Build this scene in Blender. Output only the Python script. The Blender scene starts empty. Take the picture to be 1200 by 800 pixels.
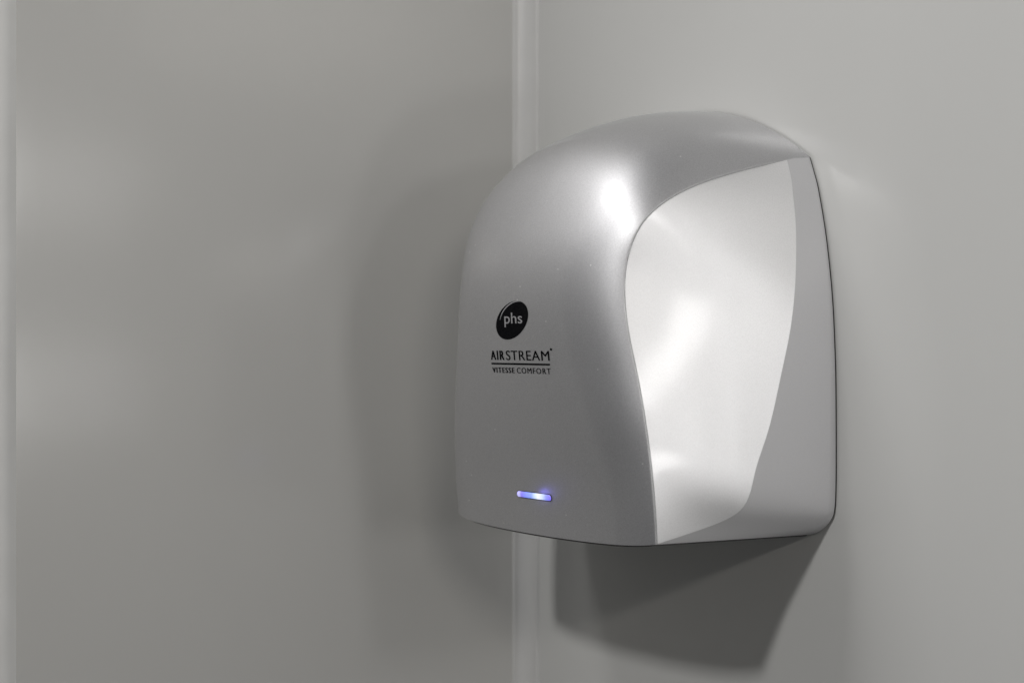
import bpy, bmesh, math
import numpy as np
from mathutils import Vector
from mathutils.bvhtree import BVHTree

S = bpy.context.scene
COL = S.collection

# ------------------------------------------------------------------ camera
F_PX = 1900.0                       # focal length in photo pixels (1200 wide)
TH = math.radians(54.6)             # yaw: angle between view axis and the wall normal
CAM = np.array([.873, -.781]); CZ = .125
RT = np.array([math.cos(TH), math.sin(TH)])
FW = np.array([-math.sin(TH), math.cos(TH)])
cd = bpy.data.cameras.new('camera'); cam = bpy.data.objects.new('camera', cd); COL.objects.link(cam)
cam.location = (CAM[0], CAM[1], CZ)
cam.rotation_euler = (math.pi/2, 0, TH)
cd.sensor_width = 36; cd.lens = F_PX/1200*36
cd.clip_start = .02; cd.clip_end = 60
cd.dof.use_dof = True; cd.dof.focus_distance = 1.062; cd.dof.aperture_fstop = 5.0
S.camera = cam

# ------------------------------------------------------------------ world + lamps
w = bpy.data.worlds.new('World'); S.world = w; w.use_nodes = True
bg = w.node_tree.nodes['Background']
bg.inputs[0].default_value = (.92, .96, 1.0, 1); bg.inputs[1].default_value = .05

def lamp(name, loc, target, size, power, color, shape='SQUARE', size_y=None):
    l = bpy.data.lights.new(name, 'AREA'); l.shape = shape; l.size = size
    if size_y: l.size_y = size_y
    l.energy = power; l.color = color
    o = bpy.data.objects.new(name, l); COL.objects.link(o); o.location = loc
    d = Vector(target) - Vector(loc)
    o.rotation_euler = d.to_track_quat('-Z', 'Y').to_euler()
    return o
lamp('ceiling_downlight', (.55, -1.60, 1.13), (.0, 0, .1), .12, 13.4, (1, .985, .965))         # main: short shadow below
lamp('ceiling_batten', (2.5, -1.25, .97), (-.1, 0, .1), .7, 9, (1, .95, .88), 'RECTANGLE', .12)   # far, warm tube: long low shadow
for z in (.36, .06):
    lamp('wall_light', (1.05, -.10, z), (-.1, -.12, .1), .08, .70, (1, .985, .975))          # along the same wall: lights the scoop
lamp('ceiling_panel_light', (-.50, -1.20, 1.60), (.0, -.1, .1), .75, 18, (1, .985, .97), 'RECTANGLE', .5)

vs = S.view_settings
vs.view_transform = 'Standard'; vs.look = 'None'; vs.gamma = 1; vs.exposure = 0
vs.use_curve_mapping = False

# ------------------------------------------------------------------ helpers
def ray(u, v):
    return FW + RT*(u-600)/F_PX, (400-v)/F_PX
def on_x(u, v, x):                  # photo pixel -> point on the plane x
    d, dz = ray(u, v); t = (x-CAM[0])/d[0]
    return np.array([x, CAM[1]+t*d[1], CZ+dz*t])
def on_y(u, v, y):                  # photo pixel -> point on the plane y
    d, dz = ray(u, v); t = (y-CAM[1])/d[1]
    return np.array([CAM[0]+t*d[0], y, CZ+dz*t])

def spline(P, T, q):
    """natural cubic spline through points P at parameters T, sampled at q"""
    P = np.array(P, float); T = np.array(T, float); n = len(T); h = np.diff(T)
    M = np.zeros((n, n)); R = np.zeros((n, P.shape[1])); M[0, 0] = M[-1, -1] = 1
    for i in range(1, n-1):
        M[i, i-1] = h[i-1]; M[i, i] = 2*(h[i-1]+h[i]); M[i, i+1] = h[i]
        R[i] = 6*((P[i+1]-P[i])/h[i] - (P[i]-P[i-1])/h[i-1])
    m = np.linalg.solve(M, R)
    out = []
    for x in q:
        i = min(max(np.searchsorted(T, x)-1, 0), n-2); a = (T[i+1]-x)/h[i]; b = 1-a
        out.append(a*P[i]+b*P[i+1]+((a**3-a)*m[i]+(b**3-b)*m[i+1])*h[i]**2/6)
    return np.array(out)

def link(name, me, mat, parent=None, smooth=True):
    o = bpy.data.objects.new(name, me); COL.objects.link(o)
    if mat: me.materials.append(mat)
    if smooth: me.polygons.foreach_set('use_smooth', [True]*len(me.polygons))
    if parent: o.parent = parent
    return o
def grid_mesh(name, G, flip=False):
    nu, nv = G.shape[:2]; V = G.reshape(-1, 3).tolist(); Fc = []
    for i in range(nu-1):
        for j in range(nv-1):
            q = [i*nv+j, i*nv+j+1, (i+1)*nv+j+1, (i+1)*nv+j]
            Fc.append(q[::-1] if flip else q)
    me = bpy.data.meshes.new(name); me.from_pydata(V, [], Fc)
    bm = bmesh.new(); bm.from_mesh(me)
    bmesh.ops.remove_doubles(bm, verts=bm.verts, dist=2e-6)
    bm.to_mesh(me); bm.free()
    return me
def box_mesh(name, x0, x1, y0, y1, z0, z1, bev=0):
    bm = bmesh.new(); bmesh.ops.create_cube(bm, size=1)
    for v in bm.verts:
        v.co = ((x0+x1)/2+v.co.x*(x1-x0), (y0+y1)/2+v.co.y*(y1-y0), (z0+z1)/2+v.co.z*(z1-z0))
    if bev: bmesh.ops.bevel(bm, geom=bm.edges[:], offset=bev, segments=3, affect='EDGES', profile=.5)
    me = bpy.data.meshes.new(name); bm.to_mesh(me); bm.free(); return me

def material(name, color, rough, metal=0, spec=.5, coat=0, coat_rough=.03):
    m = bpy.data.materials.new(name); m.use_nodes = True
    b = m.node_tree.nodes['Principled BSDF']
    b.inputs['Base Color'].default_value = (*color, 1)
    b.inputs['Roughness'].default_value = rough
    b.inputs['Metallic'].default_value = metal
    b.inputs['Specular IOR Level'].default_value = spec
    b.inputs['Coat Weight'].default_value = coat
    b.inputs['Coat Roughness'].default_value = coat_rough
    return m, m.node_tree, b
def noise(nt, scale, detail=3, coord='Object', stretch=None):
    tc = nt.nodes.new('ShaderNodeTexCoord'); n = nt.nodes.new('ShaderNodeTexNoise')
    n.inputs['Scale'].default_value = scale; n.inputs['Detail'].default_value = detail
    if stretch:
        mp = nt.nodes.new('ShaderNodeMapping'); mp.inputs['Scale'].default_value = stretch
        nt.links.new(tc.outputs[coord], mp.inputs[0]); nt.links.new(mp.outputs[0], n.inputs[0])
    else: nt.links.new(tc.outputs[coord], n.inputs[0])
    return n
def ramp(nt, src, c0, c1, p0=.35, p1=.65):
    r = nt.nodes.new('ShaderNodeValToRGB'); r.color_ramp.elements[0].position = p0; r.color_ramp.elements[1].position = p1
    r.color_ramp.elements[0].color = (*c0, 1); r.color_ramp.elements[1].color = (*c1, 1)
    nt.links.new(src, r.inputs[0]); return r
def bump(nt, b, src, strength, dist):
    n = nt.nodes.new('ShaderNodeBump'); n.inputs['Strength'].default_value = strength; n.inputs['Distance'].default_value = dist
    nt.links.new(src, n.inputs['Height']); nt.links.new(n.outputs[0], b.inputs['Normal']); return n

# ------------------------------------------------------------------ materials
def cladding(name, c):
    m, nt, b = material(name, c, .18, spec=.5)
    n = noise(nt, 5, 4, stretch=(1, 1, .35)); r = ramp(nt, n.outputs[0], tuple(x*.985 for x in c), tuple(x*1.015 for x in c)); nt.links.new(r.outputs[0], b.inputs[0])
    n2 = noise(nt, 9, 3); r2 = ramp(nt, n2.outputs[0], (.165,)*3, (.195,)*3); nt.links.new(r2.outputs[0], b.inputs['Roughness'])
    n3 = noise(nt, 9, 2, stretch=(1, 1, .15)); bump(nt, b, n3.outputs[0], .05, .003)
    return m
M_wall = cladding('wall_cladding', (.555, .557, .548))
M_wall_left = cladding('grey_wall_cladding', (.540, .537, .522))

M_trim, nt, b = material('pvc_trim', (.76, .76, .75), .26, spec=.5)
n = noise(nt, 30, 3); r = ramp(nt, n.outputs[0], (.56, .56, .555), (.58, .58, .575)); nt.links.new(r.outputs[0], b.inputs[0])

def silver(name, lo, hi, metal, rough, coat, c0, c1):
    m, nt, b = material(name, lo, rough, metal=metal, coat=coat, coat_rough=.05)
    n = noise(nt, 1500, 1); r = ramp(nt, n.outputs[0], lo, hi, .3, .7)      # metal flake
    tc = nt.nodes.new('ShaderNodeTexCoord'); v = nt.nodes.new('ShaderNodeTexVoronoi'); v.inputs['Scale'].default_value = 75
    nt.links.new(tc.outputs['Object'], v.inputs[0])
    dr = ramp(nt, v.outputs['Distance'], (1, 1, 1), (0, 0, 0), .035, .05)   # stray dust specks
    mx = nt.nodes.new('ShaderNodeMix'); mx.data_type = 'RGBA'; mx.inputs[7].default_value = (.85, .85, .85, 1)
    nt.links.new(dr.outputs[0], mx.inputs[0]); nt.links.new(r.outputs[0], mx.inputs[6]); nt.links.new(mx.outputs[2], b.inputs[0])
    n2 = noise(nt, 40, 4, stretch=(1, 1, .12)); r2 = ramp(nt, n2.outputs[0], (rough-.015,)*3, (rough+.015,)*3, .3, .7); nt.links.new(r2.outputs[0], b.inputs['Roughness'])
    n4 = noise(nt, 25, 4, stretch=(1, 1, .2)); r4 = ramp(nt, n4.outputs[0], (c0,)*3, (c1,)*3, .35, .7); nt.links.new(r4.outputs[0], b.inputs['Coat Roughness'])
    bump(nt, b, n.outputs[0], .05, .0004)
    return m
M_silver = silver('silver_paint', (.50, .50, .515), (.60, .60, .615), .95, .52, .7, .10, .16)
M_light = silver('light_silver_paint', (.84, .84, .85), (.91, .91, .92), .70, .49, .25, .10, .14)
M_chassis, nt, b = material('grey_chassis', (.42, .42, .435), .5, metal=.35, coat=.25, coat_rough=.25)
n = noise(nt, 2600, 1); r = ramp(nt, n.outputs[0], (.58, .58, .595), (.62, .62, .635)); nt.links.new(r.outputs[0], b.inputs[0])
bump(nt, b, n.outputs[0], .04, .0004)
M_edge, nt, b = material('white_edge_trim', (.86, .86, .85), .3)
n = noise(nt, 30, 3); r = ramp(nt, n.outputs[0], (.76, .76, .75), (.79, .79, .78)); nt.links.new(r.outputs[0], b.inputs[0])

M_black, nt, b = material('black_plastic', (.015, .015, .016), .45)
n = noise(nt, 400, 2); bump(nt, b, n.outputs[0], .1, .0003)
M_print, nt, b = material('black_print', (.006, .006, .007), .6, spec=.0)
n = noise(nt, 900, 2); r = ramp(nt, n.outputs[0], (.005, .005, .006), (.009, .009, .01)); nt.links.new(r.outputs[0], b.inputs[0])
M_pale, nt, b = material('silver_print', (.42, .42, .44), .4, metal=.5)
n = noise(nt, 900, 2); r = ramp(nt, n.outputs[0], (.38, .38, .4), (.45, .45, .47)); nt.links.new(r.outputs[0], b.inputs[0])

# ------------------------------------------------------------------ setting: two clad walls meeting in a corner
XC = -.208
def wall(name, x0, x1, y0, y1, z0, z1, mat):
    o = link(name, box_mesh(name, x0, x1, y0, y1, z0, z1), mat, smooth=False)
    o['kind'] = 'structure'; return o
wall('wall_right', XC-.03, 1.15, 0, .03, -1.1, 1.36, M_wall)
wall('wall_left', XC-.03, XC, -.465, -.0005, -1.1, 1.36, M_wall_left)

def strip_mesh(name, prof, z0, z1):
    G = np.array([[(x, y, z) for (x, y) in prof] for z in np.linspace(z0, z1, 24)])
    return grid_mesh(name, G)
# cove trim in the corner: proud lip on the left wall, hollow, lip on the right wall
prof = [(XC, -.0122), (XC+.0022, -.0121), (XC+.0025, -.0117)]
for k in range(13):
    a = k/12*math.pi/2
    prof.append((XC+.0025+.0155*(1-math.cos(a)), -.0022-.0085*(1-math.sin(a))))
prof += [(XC+.0192, -.0024), (XC+.0198, -.0014), (XC+.0199, .0)]
o = link('corner_trim', strip_mesh('corner_trim', prof, -1.1, 1.36), M_trim)
o['label'] = 'slim pale vertical trim strip in the corner where the two walls meet'; o['category'] = 'trim'
prof = [(XC, -.4215), (XC+.0004, -.4225), (XC+.0022, -.4262), (XC+.0036, -.4300), (XC+.0042, -.4350), (XC+.0042, -.453), (XC+.0030, -.462), (XC, -.4645)]
o = link('edge_trim', strip_mesh('edge_trim', prof, -1.1, 1.36), M_edge)
o['label'] = 'rounded pale upright trim along the free edge of the bare wall'; o['category'] = 'trim'

# ------------------------------------------------------------------ the hand dryer
root = bpy.data.objects.new('hand_dryer', None); COL.objects.link(root)
root.empty_display_size = .05
root['label'] = 'silver hand dryer with domed top and blue indicator light mounted on wall'
root['category'] = 'hand dryer'
YB = -.0021                          # rear rim of the cover, a hair off the wall

# crease A (front cover to side scoop) : photo pixel, x
A_px = [(767, 638, .1090), (765, 600, .1095), (762, 560, .1088), (755, 500, .1060), (745, 440, .1003), (735, 390, .0948), (730, 340, .0912),
        (733, 305, .0912), (745, 270, .0945), (765, 245, .0985), (800, 222, .1030), (850, 203, .1075), (900, 190, .1105), (922, 186, .1119)]
A_c = [on_x(*p) for p in A_px] + [on_y(948, 183, YB)]
B_px = [(767, 638, .1090), (830, 617, .1165), (868, 597, .1262), (885, 552, .1303), (901.5, 500, .1314), (914.5, 443, .1322), (923.6, 400, .1323),
        (928.4, 370, .1316), (932, 330, .1297), (933, 290, .1265), (932, 255, .1232), (929, 225, .1195), (926, 203, .1155), (922, 186, .1119)]
B_c = [on_x(*p) for p in B_px]
W_px = [(950, 626), (961, 622), (972, 611.5), (978.3, 585), (979, 512), (978.6, 445), (977.5, 405), (976, 370), (973.2, 330), (969, 290),
        (964.2, 255), (959, 225), (953.8, 203), (948, 183)]
W_c = [on_y(*p, YB) for p in W_px]
C_c = np.array([(0, -.1385, -.0042), (0, -.1405, .0185), (0, -.1440, .0410), (0, -.1500, .0730), (0, -.1548, .1050), (0, -.1578, .1330), (0, -.1580, .1610),
                (0, -.1545, .1840), (0, -.1468, .2075), (0, -.1362, .2308), (0, -.1160, .2562), (0, -.0785, .2755), (0, -.0405, .2850), (0, -.0222, .2872), (0, YB, .2885)])
TA = np.concatenate([[0], np.cumsum([.5*(np.linalg.norm(A_c[i+1]-A_c[i])+np.linalg.norm(C_c[i+1]-C_c[i])) for i in range(len(A_c)-1)])])
NT, NS = 120, 30
tq = np.linspace(0, TA[-1], NT)
A = spline(A_c, TA, tq); C = spline(C_c, TA, tq)
half = np.zeros((NT, NS, 3))
for i in range(NT):
    k = np.interp(tq[i], [0, TA[6], TA[9], TA[11], TA[-1]], [.48, .5, .54, .4, .0])
    for j, s in enumerate(np.linspace(0, 1, NS)):
        half[i, j] = C[i] + (A[i]-C[i])*np.array([s, 1, 1])*np.array([1, (1-k)*s**2+k*s**7, (1-k)*s**2+k*s**7])
# rolled edge where the cover overhangs the scoop
RO = .0011
dt = np.gradient(half, axis=0)[:, -1]; ds = half[:, -1]-half[:, -2]
ds /= np.linalg.norm(ds, axis=1)[:, None]
nn = np.cross(ds, dt); nn /= np.linalg.norm(nn, axis=1)[:, None]
if nn[NT//3, 1] > 0: nn = -nn
roll = []
for k in range(1, 7):
    a = k/6*math.pi/2
    roll.append(half[:, -1] + RO*math.sin(a)*ds - RO*(1-math.cos(a))*nn)
roll.append(half[:, -1] + RO*ds - .0035*nn)
R = np.stack(roll, axis=1)
full_half = np.concatenate([half, R], axis=1)
full_half[..., 1] = np.minimum(full_half[..., 1], YB)
mir = full_half[:, :0:-1].copy(); mir[..., 0] *= -1
shell = np.concatenate([mir, full_half], axis=1)
shell_me = grid_mesh('front_cover', shell, flip=False)
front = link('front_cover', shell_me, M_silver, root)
front['label'] = 'domed metallic silver front cover with printed marks'
bm = bmesh.new(); bm.from_mesh(shell_me); BVH = BVHTree.FromBMesh(bm); bm.free()

# scoop : lens between A and B
nB = len(B_c); TB = TA[:nB]; NB = 90
tb = np.linspace(0, TB[-1], NB)
As = spline(A_c, TA, tb); Bs = spline(B_c, TB, tb)
ins = np.array([np.interp(t, tq, np.arange(NT)) for t in tb])
nnb = np.stack([np.interp(ins, np.arange(NT), nn[:, k]) for k in range(3)], 1)
dsb = np.stack([np.interp(ins, np.arange(NT), ds[:, k]) for k in range(3)], 1)
fade = np.minimum(1, np.minimum(np.arange(NB)/6, (NB-1-np.arange(NB))/6))[:, None]
Ain = As + fade*(RO*.6*dsb - RO*1.3*nnb)
NSC = 24; sc = np.zeros((NB, NSC, 3))
for i in range(NB):
    L = Bs[i]-Ain[i]; ln = np.linalg.norm(L); 
    out = np.array([.95, -.30, .0])
    for j, s in enumerate(np.linspace(0, 1, NSC)):
        sc[i, j] = Ain[i]+L*s + out*(.010*ln)*4*s*(1-s)
# side wall : between B and W
Ws = spline(W_c, TB, tb); NSW = 12; sw = np.zeros((NB, NSW+3, 3))
for i in range(NB):
    for j, s in enumerate(np.linspace(0, 1, NSW)):
        sw[i, j] = Bs[i]+(Ws[i]-Bs[i])*s
cen = np.array([.02, 0, .11])
for i in range(NB):                 # small rolled rim at the rear
    d = cen-Ws[i]; d[1] = 0; d /= np.linalg.norm(d)
    sw[i, NSW] = Ws[i]+np.array([0, .0004, 0])+d*.0002
    sw[i, NSW+1] = Ws[i]+np.array([0, .0007, 0])+d*.0008
    sw[i, NSW+2] = Ws[i]+np.array([0, .0007, 0])+d*.0030
for sgn in (1, -1):
    g = sc.copy(); g[..., 0] *= sgn
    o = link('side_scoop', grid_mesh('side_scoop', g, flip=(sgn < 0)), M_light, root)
    o['label'] = 'bright curved silver scoop panel on the side'
    g = sw.copy(); g[..., 0] *= sgn
    link('side_wall', grid_mesh('side_wall', g, flip=(sgn < 0)), M_chassis, root)

# back plate: black gasket between cover and wall
loop = [np.array(p) for p in Ws] + [p for p in full_half[-1, :NS][::-1]]
loop = [np.array([p[0], 0, p[2]]) for p in loop]
loop = [p for p in loop]
lm = [np.array([-p[0], 0, p[2]]) for p in loop[::-1]]
ring = []
for p in loop+lm:
    d = np.array([0, 0, .12])-p; d /= np.linalg.norm(d); q = p+d*.0009
    if not ring or np.linalg.norm(ring[-1]-q) > 2e-4: ring.append(q)
nR = len(ring)
V = [(p[0], -.0002, p[2]) for p in ring]+[(p[0], YB-.002, p[2]) for p in ring]+[(0, YB-.002, .12)]
V = [(v[0], v[1], v[2]) for v in V]
Fc = [(i, (i+1) % nR, nR+(i+1) % nR, nR+i) for i in range(nR)]+[(nR+i, nR+(i+1) % nR, 2*nR) for i in range(nR)]
me = bpy.data.meshes.new('back_plate'); me.from_pydata(V, [], Fc)
bp = link('back_plate', me, M_black, root, smooth=False)

# base plate closing the underside, with the outlet nozzle
fr = [p for p in shell[0]]
side_r = [full_half[0, NS-1], W_c[0]]
ring = [np.array([-W_c[0][0], W_c[0][1], W_c[0][2]])]+[p for p in np.concatenate([half[0, :0:-1]*np.array([-1, 1, 1]), half[0]])]+[np.array(W_c[0])]
c0 = np.array([0, -.066, -.002]); nR = len(ring)
V = []
for dz, sc_ in ((.004, .985), (-.0006, .982), (-.0013, .97)):
    for p in ring:
        q = c0+(p-c0)*np.array([sc_, sc_, 1]); V.append((q[0], q[1], p[2]+dz))
V.append((0, -.066, -.0050))
Fc = []
for lv in range(2):
    for i in range(nR): Fc.append((lv*nR+i, lv*nR+(i+1) % nR, (lv+1)*nR+(i+1) % nR, (lv+1)*nR+i))
for i in range(nR): Fc.append((2*nR+i, 2*nR+(i+1) % nR, 3*nR))
me = bpy.data.meshes.new('base_plate'); me.from_pydata(V, [], Fc)
base = link('base_plate', me, M_black, root, smooth=False)
bm = bmesh.new()
for (r0, r1, z0, z1) in ((.030, .026, -.0035, -.0075),):
    n = 40; a = [[], [], []]
    for i in range(n):
        t = 2*math.pi*i/n; cx, sy = math.cos(t), math.sin(t)
        ex = abs(cx)**.6*math.copysign(1, cx); ey = abs(sy)**.6*math.copysign(1, sy)
        a[0].append(bm.verts.new((ex*r0*1.3, -.085+ey*r0*.7, z0)))
        a[1].append(bm.verts.new((ex*r1*1.3, -.085+ey*r1*.7, z1)))
        a[2].append(bm.verts.new((ex*r1*1.15, -.085+ey*r1*.55, z1+.003)))
    for i in range(n):
        for k in range(2): bm.faces.new((a[k][i], a[k][(i+1) % n], a[k+1][(i+1) % n], a[k+1][i]))
    bm.faces.new(a[2])
me = bpy.data.meshes.new('air_outlet'); bm.to_mesh(me); bm.free()
link('air_outlet', me, M_black, base)

# ------------------------------------------------------------------ marks printed on the cover
def hit(x, z):
    h = BVH.ray_cast(Vector((x, -1, z)), Vector((0, 1, 0)))
    return h[0], h[1]
def project(me, lift):
    for v in me.vertices:
        h, n = hit(v.co.x, v.co.z)
        n = n if n.y < 0 else -n
        v.co = h + n*(lift + v.co.y)
def text_mesh(s, size, bold=0, sx=1, spacing=1):
    c = bpy.data.curves.new('lettering', 'FONT'); c.body = s; c.size = size; c.offset = bold; c.space_character = spacing
    c.resolution_u = 4
    o = bpy.data.objects.new('lettering', c); COL.objects.link(o)
    bpy.context.view_layer.update()
    dg = bpy.context.evaluated_depsgraph_get()
    me = bpy.data.meshes.new_from_object(o.evaluated_get(dg)); bpy.data.objects.remove(o)
    return me
def bounds(me):
    xs = [v.co.x for v in me.vertices]; ys = [v.co.y for v in me.vertices]
    return min(xs), max(xs), min(ys), max(ys)
def fit(me, x0, x1, z0, z1):         # scale flat lettering into a rectangle of the front (x across, z up)
    a, b_, c, d = bounds(me)
    for v in me.vertices:
        v.co = (x0+(v.co.x-a)/(b_-a)*(x1-x0), 0, z0+(v.co.y-c)/(d-c)*(z1-z0))
def letters(name, s, x0, x1, z0, z1, bold, mat, lift, spacing=1.0):
    me = text_mesh(s, 1.0, 0, spacing=spacing); d = bold*(z1-z0)
    fit(me, x0+d, x1-d, z0, z1)
    if bold:                                     # heavier strokes: three copies set side by side
        vs_ = [v.co.copy() for v in me.vertices]; fs = [tuple(p.vertices) for p in me.polygons]; n = len(vs_)
        V = [(v.x+k*d*1.7, -k*4e-6, v.z) for k in (-1, 0, 1) for v in vs_]
        me = bpy.data.meshes.new(name); me.from_pydata(V, [], [tuple(i+k*n for i in f) for k in range(3) for f in fs])
    project(me, lift)
    return link(name, me, mat, front, smooth=False)
def px_xz(u, v, y=-.156):
    p = on_y(u, v, y); return p[0], p[2]
# the photo's mark positions on the cover, as x across and z up
XL, _ = px_xz(574, 421); XR, _ = px_xz(642.5, 422); _, ZB = px_xz(609, 422.0)
xs = XL+(XR-XL)*.288
ZT = ZB+.0063
letters('lettering', 'AIR', XL, xs-.0022, ZB, ZT, .045, M_print, .00012, 1.25)
letters('lettering', 'STREAM', xs, XR, ZB-.0001, ZT+.0001, .016, M_print, .00012, 1.08)
xm = XL+(XR-XL)*.445
_, Z2 = px_xz(609, 437.3)
letters('lettering', 'VITESSE', XL+.0006, xm-.0020, Z2, Z2+.0036, .06, M_print, .00012, 1.3)
letters('lettering', 'COMFORT', xm+.0006, XR, Z2-.0001, Z2+.0037, .02, M_print, .00012, 1.2)
def patch(name, x0, x1, z0, z1, mat, lift, nx=24):
    V = [(x0+(x1-x0)*i/nx, 0, z) for z in (z0, z1) for i in range(nx+1)]
    Fc = [(i, i+1, nx+2+i, nx+1+i) for i in range(nx)]
    me = bpy.data.meshes.new(name); me.from_pydata(V, [], Fc); project(me, lift)
    return link(name, me, mat, front, smooth=False)
ZU = (ZB+Z2+.0036)/2
patch('underline', XL, XR, ZU-.0006, ZU+.0006, M_print, .00012)
def disc(name, cx, cz, ax, az, rot, mat, lift, n=48, rings=6, shift=None):
    V = [(cx, 0, cz)]; Fc = []
    for k in range(1, rings+1):
        for i in range(n):
            t = 2*math.pi*i/n; x = ax*math.cos(t)*k/rings; z = az*math.sin(t)*k/rings
            V.append((cx+x*math.cos(rot)-z*math.sin(rot), 0, cz+x*math.sin(rot)+z*math.cos(rot)))
    for i in range(n):
        Fc.append((0, 1+i, 1+(i+1) % n))
        for k in range(rings-1): Fc.append((1+k*n+i, 1+(k+1)*n+i, 1+(k+1)*n+(i+1) % n, 1+k*n+(i+1) % n))
    me = bpy.data.meshes.new(name); me.from_pydata(V, [], Fc); project(me, lift)
    return link(name, me, mat, front, smooth=False)
disc('registered_mark', XR+.0022, ZT+.0010, .0011, .0008, 0, M_print, .00012, 16, 2)
# oval emblem: traced in the photo, laid on the cover
ex, ez = px_xz(602.8, 375.2)
def oval_pt(t, k=1.0):               # ellipse as seen, turned back into x and z of the front
    a, b_, rot = 24.6, 16.8, math.radians(58)
    du = (a*math.cos(t)*math.cos(rot)-b_*math.sin(t)*math.sin(rot))*k
    dv = -(a*math.cos(t)*math.sin(rot)+b_*math.sin(t)*math.cos(rot))*k
    return px_xz(602.8+du, 375.2+dv)
V = [(ex, 0, ez)]; Fc = []; n, rings = 64, 6
for k in range(1, rings+1):
    for i in range(n):
        x, z = oval_pt(2*math.pi*i/n, k/rings); V.append((x, 0, z))
for i in range(n):
    Fc.append((0, 1+i, 1+(i+1) % n))
    for k in range(rings-1): Fc.append((1+k*n+i, 1+(k+1)*n+i, 1+(k+1)*n+(i+1) % n, 1+k*n+(i+1) % n))
me = bpy.data.meshes.new('emblem'); me.from_pydata(V, [], Fc); project(me, .00010)
emblem = link('emblem', me, M_print, front, smooth=False)
emblem['label'] = 'black tilted oval emblem with pale letters'
# pale crescent slit along the upper left of the oval
V = []; Fc = []; nc = 28
for i in range(nc+1):
    q = i/nc; t = math.radians(8+q*105); wd = .060*math.sin(math.pi*min(1, .05+q*.95))**.7+.004
    for k in (.76+.24*(1-q)**1.5, .76+.24*(1-q)**1.5+wd*1.1):
        x, z = oval_pt(t, k); V.append((x, 0, z))
for i in range(nc): Fc.append((2*i, 2*i+1, 2*i+3, 2*i+2))
me = bpy.data.meshes.new('emblem_slit'); me.from_pydata(V, [], Fc); project(me, .0002)
link('emblem_slit', me, M_pale, front, smooth=False)
x0, z0 = px_xz(594.2, 383.2); x1, z1 = px_xz(615.2, 366)
letters('lettering', 'phs', x0, x1, z0, z1, .004, M_pale, .0002, 1.0)

# ------------------------------------------------------------------ indicator light
lx0, lz0 = px_xz(607.3, 578.7, -.1405); lx1, lz1 = px_xz(646.7, 582.4, -.1405)
lz = (lz0+lz1)/2; hw = (lx1-lx0)/2; lcx = (lx0+lx1)/2; hr = .0019
def capsule(name, hw, hr, mat, prof, parent):
    pts = []
    n = 14
    for i in range(n+1): t = -math.pi/2+math.pi*i/n; pts.append((hw-hr, 0, math.cos(t), math.sin(t)))
    for i in range(n+1): t = math.pi/2+math.pi*i/n; pts.append((-(hw-hr), 0, math.cos(t), math.sin(t)))
    V = []; Fc = []; m = len(pts)
    for (rr, lift) in prof:
        for (bx, _, c, s) in pts: V.append((lcx+bx+c*rr*hr, -0+lift, lz+s*rr*hr))
    for k in range(len(prof)-1):
        for i in range(m): Fc.append((k*m+i, k*m+(i+1) % m, (k+1)*m+(i+1) % m, (k+1)*m+i))
    me = bpy.data.meshes.new(name)
    if prof[-1][0] < .3:
        k = (len(prof)-1)*m
        for i in range(n): Fc.append((k+i, k+i+1, k+m-2-i, k+m-1-i)) if i < n else None
    me.from_pydata(V, [], Fc); project(me, .0001)
    return link(name, me, mat, parent)
rim = capsule('indicator_rim', hw+.0005, hr+.0005, M_black, [(1.0, 0), (1.0, .0003), (.86, .0003), (.84, -.0)], front)
M_led, nt, b = material('blue_light_lens', (.2, .2, .6), .2)
tc = nt.nodes.new('ShaderNodeTexCoord'); sx = nt.nodes.new('ShaderNodeSeparateXYZ'); nt.links.new(tc.outputs['Generated'], sx.inputs[0])
rc = nt.nodes.new('ShaderNodeValToRGB'); nt.links.new(sx.outputs[0], rc.inputs[0])
e = rc.color_ramp.elements
e[0].position = 0; e[0].color = (.45, .42, .95, 1)
e[1].position = 1; e[1].color = (.22, .16, .90, 1)
for p, c in ((.07, (.62, .60, 1, 1)), (.15, (.20, .15, .72, 1)), (.28, (.20, .28, .95, 1)), (.45, (.26, .40, .98, 1)), (.57, (.75, .9, 1, 1)), (.66, (1, 1, 1, 1)), (.76, (.7, .85, 1, 1)), (.88, (.25, .30, .98, 1))):
    q = e.new(p); q.color = c
nz = nt.nodes.new('ShaderNodeTexNoise'); nz.inputs['Scale'].default_value = 500
nt.links.new(tc.outputs['Object'], nz.inputs[0])
mx = nt.nodes.new('ShaderNodeMix'); mx.data_type = 'RGBA'; mx.blend_type = 'MULTIPLY'; mx.inputs[0].default_value = .35
nt.links.new(rc.outputs[0], mx.inputs[6]); nt.links.new(nz.outputs[0], mx.inputs[7])
nt.links.new(mx.outputs[2], b.inputs['Emission Color']); b.inputs['Emission Strength'].default_value = 1.05
lens = capsule('lens', hw, hr, M_led, [(1.0, 0), (1.0, .0005), (.8, .0009), (.4, .0011), (.02, .0011)], rim)

hp, hn = hit(lcx+hw*.3, lz)
pl = bpy.data.lights.new('indicator_glow', 'POINT'); pl.energy = .0009; pl.color = (.18, .16, 1); pl.shadow_soft_size = .0035
po = bpy.data.objects.new('indicator_glow', pl); COL.objects.link(po); po.location = hp+Vector((0, -.0055, 0)); po.parent = rim
